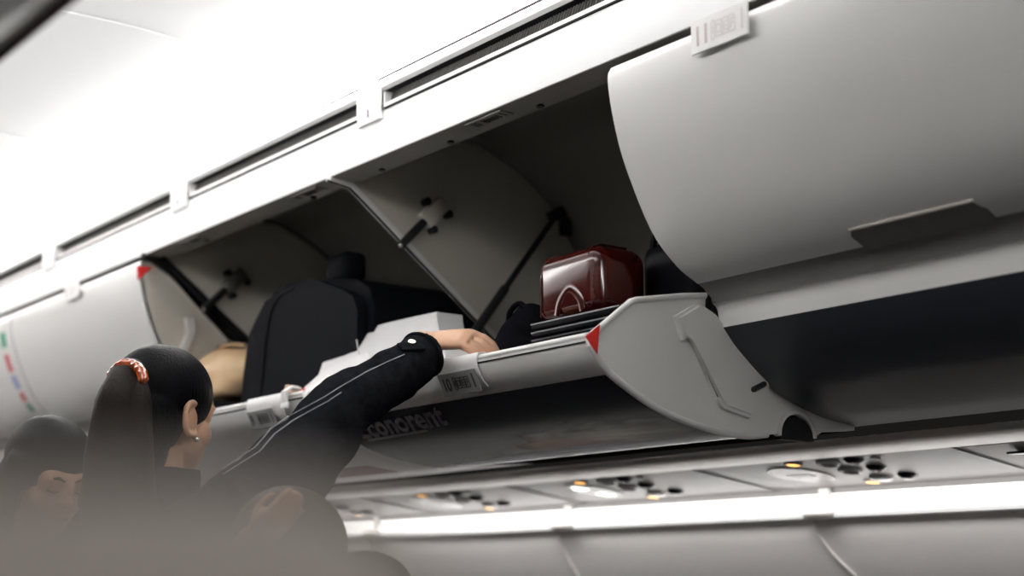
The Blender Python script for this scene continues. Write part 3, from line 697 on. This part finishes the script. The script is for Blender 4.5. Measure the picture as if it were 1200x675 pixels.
bmesh.ops.bevel(b, geom=[e for e in b.edges if abs(e.verts[0].co.y - e.verts[1].co.y) < 1e-5], offset=0.03, segments=4, affect='EDGES')
build('shell', b, BK, t, angle=45)
b = bmesh.new(); box(b, (at(394, 314, Y=1.93).x, 1.96, at(394, 314, Y=1.93).z), (0.105, 0.07, 0.08), None, 0.02, 3); build('grip', b, BK, t)
b = bmesh.new(); loft(b, spline([at(345, 338, Y=1.862), at(326, 350, Y=1.860), at(314, 385, Y=1.859), at(305, 470, Y=1.86)], 5), 0.004, 8, up=(0, 1, 0)); build('piping', b, GL, t)
# tan bag and black bag
TN = mat('bag_tan', (0.62, 0.43, 0.25), 0.42, vary=0.06, scale=15)
t = thing('tan_bag', 'smooth tan bag on the dark bag, left of the black suitcase', 'bag', (-4.0, 2.0, 1.7))
b = bmesh.new(); ball(b, (-4.06, 2.00, 1.80), (0.20, 0.11, 0.085)); box(b, (-4.01, 2.00, 1.79), (0.16, 0.19, 0.13), None, 0.03, 3); blob('body', b, TN, t, 0.008, 6)
b = bmesh.new(); loft(b, spline([(-4.1, 1.955, 1.865), (-4.0, 1.94, 1.878), (-3.90, 1.955, 1.868)], 6), (0.008, 0.004), 8); build('seam', b, TN, t)
t = thing('duffel_bag', 'flat dark bag under the tan bag at the left bucket lip', 'bag', (-3.97, 1.95, 1.5))
b = bmesh.new(); box(b, (-4.02, 1.965, 1.635), (0.22, 0.28, 0.16), None, 0.04, 4); blob('body', b, GL, t, 0.008, 4)
b = bmesh.new(); plank(b, (-4.06, 1.818, 1.655), (-3.98, 1.818, 1.675), (0, -1, 0.2), 0.02, 0.006); build('label', b, mat('label_grey', (0.45, 0.45, 0.46), 0.4), t)

# ------------------------------------------------------------------ people
SKIN = mat('skin', (0.52, 0.30, 0.19), 0.5, vary=0.08, scale=50)
SKIN.node_tree.nodes['Principled BSDF'].inputs['Subsurface Weight'].default_value = 0.15
SKIN.node_tree.nodes['Principled BSDF'].inputs['Subsurface Radius'].default_value = (0.01, 0.004, 0.002)
HAIR = mat('hair_black', (0.004, 0.004, 0.005), 0.40, vary=0.5, scale=22, bump=0.6, stretch=(14, 14, 0.8), spec=0.04)
HAIRB = mat('hair_dark_brown', (0.020, 0.016, 0.013), 0.42, vary=0.5, scale=22, bump=0.5, stretch=(14, 14, 0.6), spec=0.05)
DENIM = mat('denim_black', (0.010, 0.0105, 0.013), 0.8, vary=0.8, scale=70, bump=0.4, spec=0.0)
DARKTOP = mat('top_black', (0.014, 0.014, 0.016), 0.8, vary=0.3, scale=150, spec=0.0)
TROUS = mat('trousers_dark', (0.02, 0.02, 0.025), 0.8, vary=0.3, scale=150)
STITCH = mat('stitch_white', (0.38, 0.38, 0.40), 0.7)

def frame_of(face, tilt=0.0):
    f = Vector(face).normalized(); s = f.cross(Vector((0, 0, 1))).normalized(); u = s.cross(f)
    m = Matrix((s, f, u)).transposed()           # columns: her right, forward, up
    return m @ Matrix.Rotation(tilt, 3, 'X')
def head(b, c, m, k=1.0):
    """head of height .23 k around c (eye level); m: right/forward/up"""
    def e(p, r, rot=None): ball(b, c + m @ (Vector(p) * k), tuple(v * k for v in r), m @ rot if rot else m)
    e((0, -0.012, 0.030), (0.074, 0.094, 0.086)); e((0, 0.030, -0.035), (0.058, 0.062, 0.078)); e((0, 0.052, -0.085), (0.034, 0.032, 0.028))
    e((0, 0.062, 0.02), (0.058, 0.03, 0.05)); e((0.036, 0.05, -0.03), (0.026, 0.03, 0.03)); e((-0.036, 0.05, -0.03), (0.026, 0.03, 0.03))
    e((0, 0.098, -0.022), (0.012, 0.016, 0.012)); e((0, 0.090, 0.0), (0.009, 0.013, 0.028)); e((0.011, 0.090, -0.026), (0.008, 0.010, 0.007)); e((-0.011, 0.090, -0.026), (0.008, 0.010, 0.007))
    e((0, 0.086, -0.052), (0.022, 0.010, 0.006)); e((0, 0.084, -0.063), (0.019, 0.011, 0.007))
    e((0.03, 0.080, 0.022), (0.022, 0.010, 0.007)); e((-0.03, 0.080, 0.022), (0.022, 0.010, 0.007))
    e((0.03, 0.077, 0.002), (0.014, 0.010, 0.009)); e((-0.03, 0.077, 0.002), (0.014, 0.010, 0.009))
    for s in (1, -1):
        for t in range(19):
            a = -1.9 + 3.8 * t / 18
            e((s * 0.079, -0.008 - 0.017 * math.cos(a) - 0.004, -0.012 + 0.030 * math.sin(a)), (0.0055, 0.0055, 0.006))
        e((s * 0.075, -0.006, -0.014), (0.005, 0.014, 0.024)); e((s * 0.076, 0.002, -0.040), (0.006, 0.007, 0.009))
def face_marks(c, m, parent, k=1.0):
    for s in (1, -1):
        b = bmesh.new(); loft(b, [c + m @ (Vector((s * x, y, z)) * k) for x, y, z in ((0.012, 0.0905, 0.022), (0.028, 0.0905, 0.029), (0.048, 0.0765, 0.022))], [0.002 * k, 0.0035 * k, 0.0015 * k], 8); build('eyebrow', b, HAIRB, parent)
        b = bmesh.new(); loft(b, [c + m @ (Vector((s * x, y, z)) * k) for x, y, z in ((0.016, 0.0855, 0.0), (0.030, 0.0885, -0.004), (0.044, 0.0795, 0.0))], 0.0018 * k, 8); build('eyelash', b, HAIRB, parent)
    b = bmesh.new(); ball(b, c + m @ (Vector((0, 0.0935, -0.058)) * k), (0.019 * k, 0.005 * k, 0.007 * k), m); build('lips', b, mat('lips', (0.45, 0.17, 0.14), 0.4), parent)
def hand_bm(b, wrist, m, spread=0.0, curl=0.5, s=1.0):
    """m columns: finger direction, thumb side, back of hand"""
    def w(p): return Vector(wrist) + m @ (Vector(p) * s)
    loft(b, [w((-0.03, 0, 0)), w((0.0, 0, 0)), w((0.035, 0.002, 0.002)), w((0.075, 0.002, 0.004)), w((0.092, 0, 0.002))], [(0.026 * s, 0.020 * s), (0.027 * s, 0.018 * s), (0.036 * s, 0.017 * s), (0.041 * s, 0.015 * s), (0.036 * s, 0.010 * s)], 16, up=m.col[2])
    for i, (y, L, r) in enumerate(((0.029, 0.068, 0.0092), (0.010, 0.076, 0.0095), (-0.010, 0.070, 0.009), (-0.029, 0.054, 0.008))):
        a = 0.15 + 0.05 * i; pts = [Vector((0.080, y, 0.003))]; d = L / 3
        for k in range(3):
            a += curl * (0.55 + 0.25 * k); pts.append(pts[-1] + Vector((math.cos(a) * d * (1.15 - .15 * k), y * spread, -math.sin(a) * d * (1.15 - .15 * k))))
        loft(b, [w(p) for p in pts], [r * s * 1.05, r * s * 1.05, r * s, r * s * 0.8], 12, up=m.col[1]); ball(b, w(pts[-1]), r * s * 0.82, sub=2)
        ball(b, w(pts[0]), r * s * 1.15, sub=2)
    tp = [Vector((0.015, 0.022, -0.006)), Vector((0.045, 0.046, -0.014)), Vector((0.075, 0.052, -0.022)), Vector((0.098, 0.048, -0.030))]
    loft(b, [w(p) for p in tp], [0.016 * s, 0.012 * s, 0.0105 * s, 0.008 * s], 12, up=m.col[2]); ball(b, w(tp[-1]), 0.0082 * s, sub=2)
def legs(b, c, ztop, r=0.085):
    for s in (1, -1):
        x = c + Vector((s * 0.09, 0, 0))
        loft(b, [Vector((x.x, x.y, ztop)), Vector((x.x, x.y, 0.5)), Vector((x.x, x.y, 0.08)), Vector((x.x, x.y + .01, 0.01))], [r, r * 0.68, r * 0.45, r * 0.5], 14, up=(0, 1, 0))
        ball(b, (x.x, x.y + 0.05, 0.035), (0.042, 0.11, 0.034))

# --- woman reaching up into the bin
HC = at(192, 487, Y=1.2); W1 = thing('person', 'person with black hair and amber clip reaching into the bin, in a dark denim jacket', 'person', (HC.x, 1.2, 0))
m1 = frame_of((-0.42, 1, 0), -0.05)
sh_r = at(303, 588, Y=1.24); el = at(404, 475, Y=1.44); wr = at(505, 402, Y=1.675)
b = bmesh.new(); head(b, HC, m1, 1.04)
neck = HC + m1 @ Vector((0, -0.02, -0.06))
loft(b, [neck, Vector((HC.x, 1.185, HC.z - 0.15)), Vector((HC.x, 1.18, HC.z - 0.23))], [0.055, 0.054, 0.07], 16, up=(0, 1, 0))
tz = HC.z - 0.20
loft(b, [Vector((HC.x, 1.18, tz)), Vector((HC.x, 1.19, tz - 0.06)), Vector((HC.x, 1.2, tz - 0.22)), Vector((HC.x, 1.2, 0.98)), Vector((HC.x, 1.2, 0.86))], [(0.10, 0.06), (0.16, 0.085), (0.15, 0.10), (0.125, 0.09), (0.15, 0.10)], 20, up=(0, 1, 0))
legs(b, Vector((HC.x, 1.2, 0)), 0.90)
loft(b, [Vector((HC.x + 0.15, 1.2, tz - 0.06)), sh_r, el, wr], [0.055, 0.05, 0.04, 0.027], 14)
loft(b, [Vector((HC.x - 0.14, 1.2, tz - 0.07)), Vector((HC.x - 0.20, 1.2, tz - 0.33)), Vector((HC.x - 0.20, 1.28, tz - 0.52))], [0.05, 0.04, 0.03], 14)
hand_bm(b, Vector((HC.x - 0.20, 1.29, tz - 0.54)), Matrix((Vector((0, .4, -1)).normalized(), Vector((1, 0, 0)), Vector((0, 1, .4)).normalized())).transposed())
fd = (at(566, 402, Y=1.735) - wr).normalized(); bk = Vector((0.05, -0.55, 0.8)); bk = (bk - fd * bk.dot(fd)).normalized(); th_ = bk.cross(fd)
hand_bm(b, wr + Vector((0, 0, 0.004)), Matrix((fd, th_ if th_.y > 0 else -th_, bk)).transposed(), 0.0, 0.42, 0.98)
body1 = blob('body', b, SKIN, W1, 0.0034, 4)
# hair: cap swept back, hair behind the ear
b = bmesh.new()
def hp(x, y, z): return HC + m1 @ (Vector((x, y, z)) * 1.04)
ball(b, hp(0, -0.010, 0.040), (0.086, 0.108, 0.092), m1, 4)
ball(b, hp(0, -0.050, -0.01), (0.078, 0.072, 0.085), m1, 3)
ball(b, hp(0.0, -0.055, -0.065), (0.060, 0.048, 0.075), m1, 3)
cap = blob('hair', b, HAIR, W1, 0.005, 4)
# drop the skin-side front of the cap below the hairline is simply inside the head
clipc = at(152, 436, Y=1.12)
b = bmesh.new()
pt = [at(157, 431, Y=1.13), at(150, 440, Y=1.10), at(145, 470, Y=1.085), at(141, 520, Y=1.08), at(137, 590, Y=1.09), at(135, 690, Y=1.10)]
loft(b, spline(pt, 5), [(0.022, 0.018), (0.035, 0.026), (0.050, 0.034), (0.060, 0.036), (0.072, 0.034), (0.05, 0.02)], 32, up=-fwd)
for v in b.verts:
    a = noise.noise(Vector((v.co.x * 60, v.co.y * 60, v.co.z * 4))); v.co += Vector((a, a, 0)) * 0.004
pony = build('ponytail', b, HAIRB, W1, angle=80)
AMBER = mat('clip_amber', (0.32, 0.055, 0.010), 0.15, coat=0.6, vary=0.9, scale=150)
b = bmesh.new(); cpts = [at(132, 440, Y=1.085), at(138, 432, Y=1.085), at(146, 427, Y=1.09), at(154, 427, Y=1.10), at(162, 430, Y=1.10), at(167, 437, Y=1.10), at(169, 447, Y=1.10)]
cs = spline(cpts, 3); loft(b, cs, 0.009, 10, up=(1, 0, 0))
for k, p in enumerate(cs):
    ball(b, p + Vector((0, -0.004, 0.002 * (-1) ** k)), (0.009, 0.008, 0.009), sub=2)
clip = blob('hair_clip', b, AMBER, W1, 0.003, 1)
b = bmesh.new(); ball(b, HC + m1 @ (Vector((0.082, 0.002, -0.048)) * 1.04), 0.005, sub=2); build('earring', b, STEEL, W1)
# jacket: body, collar and sleeves in one skin
b = bmesh.new()
loft(b, [Vector((HC.x, 1.175, tz + 0.035)), Vector((HC.x, 1.18, tz - 0.01)), Vector((HC.x, 1.19, tz - 0.06)), Vector((HC.x, 1.2, tz - 0.22)), Vector((HC.x, 1.2, 0.98)), Vector((HC.x, 1.2, 0.88))], [(0.088, 0.078), (0.12, 0.09), (0.185, 0.11), (0.178, 0.125), (0.155, 0.115), (0.165, 0.12)], 24, up=(0, 1, 0))
loft(b, [Vector((HC.x - 0.01, 1.185, tz - 0.03)), Vector((HC.x, 1.19, tz + 0.03)), Vector((HC.x, 1.19, HC.z - 0.105))], [(0.105, 0.09), (0.088, 0.082), (0.086, 0.080)], 22, up=(0, 1, 0))
sl0 = Vector((HC.x + 0.13, 1.2, tz - 0.07)); cuff = at(500, 412, Y=1.64)
sp = spline([sl0, sh_r, at(362, 528, Y=1.35), el, at(462, 440, Y=1.55), cuff], 4)
n = len(sp); loft(b, sp, [0.095 - 0.053 * (k / (n - 1)) ** 0.9 + 0.003 * math.sin(k * 2.1) for k in range(n)], 20)
loft(b, spline([Vector((HC.x - 0.13, 1.2, tz - 0.06)), Vector((HC.x - 0.205, 1.2, tz - 0.33)), Vector((HC.x - 0.20, 1.28, tz - 0.50))], 4), [0.075] * 3 + [0.065] * 3 + [0.055] * 3, 18)
ball(b, sl0 + Vector((0.02, 0, 0.0)), (0.10, 0.10, 0.09))
for k in range(7):   # creases round the sleeve
    t = 0.18 + 0.1 * k; p = sp[int(t * (n - 1))]; p2 = sp[min(n - 1, int(t * (n - 1)) + 1)]
    d = (p2 - p).normalized(); up_ = (Vector((0, 0, 1)) - d * d.z).normalized()
jk = blob('jacket', b, DENIM, W1, 0.006, 4)
me = jk.data
for v in me.vertices:
    p = v.co; a = noise.noise(p * 14) * 0.007 + noise.noise(p * 34) * 0.003; v.co = p + v.normal * a
# cuff strap and button
d = (sp[-1] - sp[-3]).normalized(); cq = d.to_track_quat('Z', 'Y')
b = bmesh.new(); cb = sp[-1] - d * 0.016
ring(b, cb, d, 0.0455, 0.004, 32, 8); 
for v in b.verts: v.co += d * (0.0) 
strap = build('cuff_band', b, DENIM, jk)
# double white stitching along the sleeve
dg = bpy.context.evaluated_depsgraph_get(); dg.update()
jw = world_loc(jk)
def on_jacket(x, y):
    o = EYE - jw; r = ray(x, y).normalized()
    hit, loc, nn, i = jk.ray_cast(o, r)
    return (loc + jw + nn * 0.0015) if hit else None
jk_pts = [on_jacket(*q) for q in ((468, 409), (482, 405), (495, 407))]
if all(jk_pts):
    h = jk.ray_cast(EYE - jw, ray(482, 405).normalized()); nrm = h[2]
    b = bmesh.new(); plank(b, jk_pts[0] + nrm * 0.002, jk_pts[2] + nrm * 0.002, nrm, 0.026, 0.006); build('cuff_tab', b, DENIM, jk)
    b = bmesh.new(); disc(b, jk_pts[1] + nrm * 0.006, nrm, 0.0075, 0.005, 16); build('button', b, mat('button_brass', (0.75, 0.70, 0.55), 0.25, metal=1.0), jk)
for seam in ([(252, 556), (276, 541), (300, 524), (318, 503), (340, 488), (358, 478), (380, 466), (402, 452), (428, 437), (455, 424), (480, 413)], [(262, 556), (284, 542), (305, 529), (322, 509), (344, 493), (362, 483), (384, 471), (405, 457)]):
    pts = [p for p in (on_jacket(*q) for q in seam) if p]
    if len(pts) > 2:
        pts = [q for q in (on_jacket(*uvp) for uvp in [((1 - f) * a[0] + f * c[0], (1 - f) * a[1] + f * c[1]) for a, c in zip(seam, seam[1:]) for f in (0, .25, .5, .75)]) if q]
        b = bmesh.new(); loft(b, pts, 0.0009, 6); build('stitching', b, STITCH, jk)

# --- woman behind, looking down
H2 = at(55, 562, Y=1.16); W2 = thing('person', 'dark-haired person at the left edge looking down, half hidden by the seat blur', 'person', (H2.x, 1.16, 0))
m2 = frame_of((0.95, 0.18, 0), -0.35)
b = bmesh.new(); head(b, H2, m2, 1.0)
loft(b, [H2 + m2 @ Vector((0, -0.03, -0.05)), Vector((H2.x - .04, 1.14, H2.z - 0.15)), Vector((H2.x - .04, 1.14, H2.z - 0.24))], [0.055, 0.054, 0.07], 16, up=(0, 1, 0))
loft(b, [Vector((H2.x - .04, 1.14, H2.z - 0.19)), Vector((H2.x - .04, 1.14, H2.z - 0.27)), Vector((H2.x - .04, 1.15, 1.0)), Vector((H2.x - .04, 1.16, 0.85))], [(0.10, 0.07), (0.17, 0.10), (0.15, 0.10), (0.15, 0.10)], 20, up=(0, 1, 0))
legs(b, Vector((H2.x - .04, 1.16, 0)), 0.9)
for s in (1, -1):
    a0 = Vector((H2.x - .04, 1.14 + s * 0.16, H2.z - 0.27)); a1 = a0 + Vector((0.02, s * 0.03, -0.26)); a2 = a1 + Vector((0.10, -s * 0.02, -0.2))
    loft(b, [a0, a1, a2], [0.05, 0.04, 0.028], 12, up=(1, 0, 0)); hand_bm(b, a2, Matrix((Vector((.5, 0, -.85)).normalized(), Vector((0, -s, 0)), Vector((.85, 0, .5)).normalized())).transposed())
body2 = blob('body', b, SKIN, W2, 0.0055, 3); face_marks(H2, m2, W2)
b = bmesh.new()
def h2(p): return H2 + m2 @ Vector(p)
ball(b, h2((0, -0.014, 0.046)), (0.088, 0.104, 0.088), m2, 4); ball(b, h2((0, -0.05, -0.03)), (0.085, 0.075, 0.10), m2, 3)
for s in (1, -1): loft(b, [h2((s * 0.072, 0.01, 0.05)), h2((s * 0.088, 0.0, -0.03)), Vector((*h2((s * 0.088, -0.02, -0.10)).xy, H2.z - 0.14)), Vector((*h2((s * 0.085, -0.03, -0.12)).xy, H2.z - 0.30))], [(0.028, 0.03), (0.028, 0.045), (0.03, 0.045), (0.02, 0.03)], 14, up=m2.col[1])
loft(b, [h2((0, -0.09, 0.0)), Vector((*h2((0, -0.11, 0)).xy, H2.z - 0.15)), Vector((*h2((0, -0.11, 0)).xy, H2.z - 0.32))], [(0.07, 0.05), (0.085, 0.045), (0.06, 0.03)], 16, up=m2.col[1])
blob('hair', b, HAIR, W2, 0.006, 4)
b = bmesh.new(); loft(b, [Vector((H2.x - .04, 1.14, H2.z - 0.19)), Vector((H2.x - .04, 1.14, H2.z - 0.27)), Vector((H2.x - .04, 1.15, 1.0)), Vector((H2.x - .04, 1.16, 0.86))], [(0.115, 0.09), (0.20, 0.125), (0.175, 0.12), (0.17, 0.12)], 20, up=(0, 1, 0))
for s in (1, -1):
    a0 = Vector((H2.x - .04, 1.14 + s * 0.16, H2.z - 0.27)); a1 = a0 + Vector((0.02, s * 0.03, -0.26)); a2 = a1 + Vector((0.09, -s * 0.02, -0.18)); loft(b, [a0, a1, a2], [0.07, 0.055, 0.042], 14, up=(1, 0, 0))
blob('top', b, DARKTOP, W2, 0.008, 3)

# --- third passenger, nearer, hand at the head
H3 = at(345, 668, Y=1.17); W3 = thing('person', 'person in dark clothes below the raised sleeve, holding a hand to the head', 'person', (H3.x, 1.17, 0))
m3 = frame_of((-0.5, 1, 0), -0.2)
b = bmesh.new(); head(b, H3, m3, 0.98)
loft(b, [H3 + Vector((0, -0.02, -0.05)), H3 + Vector((0, -0.03, -0.15)), H3 + Vector((0, -0.03, -0.22))], [0.055, 0.054, 0.07], 16, up=(0, 1, 0))
T3 = H3 + Vector((0.0, -0.02, 0))
loft(b, [T3 + Vector((0, 0, -0.18)), T3 + Vector((0, 0, -0.24)), Vector((T3.x, T3.y, 0.85)), Vector((T3.x, T3.y, 0.72))], [(0.10, 0.07), (0.17, 0.10), (0.15, 0.11), (0.16, 0.11)], 20, up=(0, 1, 0))
legs(b, Vector((T3.x, T3.y, 0)), 0.78)
hw = at(300, 632, Y=1.02); ht = at(352, 580, Y=1.05)
f3 = (ht - hw).normalized(); bk3 = (-fwd - f3 * (-fwd).dot(f3)).normalized(); t3 = bk3.cross(f3)
loft(b, [T3 + Vector((-0.15, 0, -0.24)), T3 + Vector((-0.26, -0.06, -0.22)), hw], [0.05, 0.042, 0.028], 14)
hand_bm(b, hw, Matrix((f3, t3, bk3)).transposed(), 0.0, 0.12, 0.62)
a0 = T3 + Vector((0.16, 0, -0.24)); loft(b, [a0, a0 + Vector((0.03, 0, -0.25)), a0 + Vector((0.02, 0.12, -0.42))], [0.05, 0.04, 0.028], 14); hand_bm(b, a0 + Vector((0.02, 0.13, -0.43)), Matrix((Vector((0, .8, -.6)), Vector((-1, 0, 0)), Vector((0, .6, .8)))).transposed())
blob('body', b, SKIN, W3, 0.0055, 4)
b = bmesh.new()
def h3(p): return H3 + m3 @ Vector(p)
ball(b, h3((0, -0.022, 0.036)), (0.086, 0.102, 0.090), m3, 4); ball(b, h3((0, -0.05, -0.03)), (0.082, 0.07, 0.10), m3, 3)
loft(b, [h3((0.03, -0.09, 0.02)), h3((0.05, -0.10, -0.08)), h3((0.07, -0.09, -0.2))], [(0.06, 0.045), (0.07, 0.04), (0.05, 0.025)], 14, up=m3.col[1])
blob('hair', b, HAIRB, W3, 0.006, 4)
b = bmesh.new(); loft(b, [T3 + Vector((0, 0, -0.16)), T3 + Vector((0, 0, -0.23)), Vector((T3.x, T3.y, 0.85)), Vector((T3.x, T3.y, 0.74))], [(0.11, 0.085), (0.21, 0.12), (0.18, 0.125), (0.175, 0.125)], 20, up=(0, 1, 0))
loft(b, [T3 + Vector((-0.14, 0, -0.235)), T3 + Vector((-0.26, -0.06, -0.22)), hw.lerp(T3 + Vector((-0.26, -0.06, -0.22)), 0.35)], [0.07, 0.058, 0.045], 14)
loft(b, [a0, a0 + Vector((0.03, 0, -0.25)), a0 + Vector((0.02, 0.11, -0.40))], [0.07, 0.055, 0.042], 14)
ball(b, at(428, 694, Y=1.13), (0.075, 0.07, 0.06))
blob('top', b, DARKTOP, W3, 0.008, 3)

# ------------------------------------------------------------------ the seat in front of the lens
SEATC = mat('seat_leather_grey', (0.40, 0.375, 0.35), 0.6, vary=0.05, scale=80)
t = thing('seat', 'blurred warm grey seat back close to the lens at lower left', 'seat', (-0.30, -0.10, 0))
b = rbox(-0.29, -0.195, -0.34, 0.150, 0.55, 1.2165, 0.03, 6); bk_ = build('backrest', b, SEATC, t)
b = rbox(-0.33, -0.285, -0.30, 0.12, 0.98, 1.19, 0.02, 4); build('headrest', b, SEATC, t)
b = rbox(-0.80, -0.29, -0.32, 0.13, 0.36, 0.50, 0.05, 5); build('seat_cushion', b, SEATC, t)
for y in (-0.28, 0.11):
    b = boxb(-0.80, -0.36, y - 0.02, y + 0.02, 0.0, 0.40, 0.01); build('leg', b, BLACK, t)
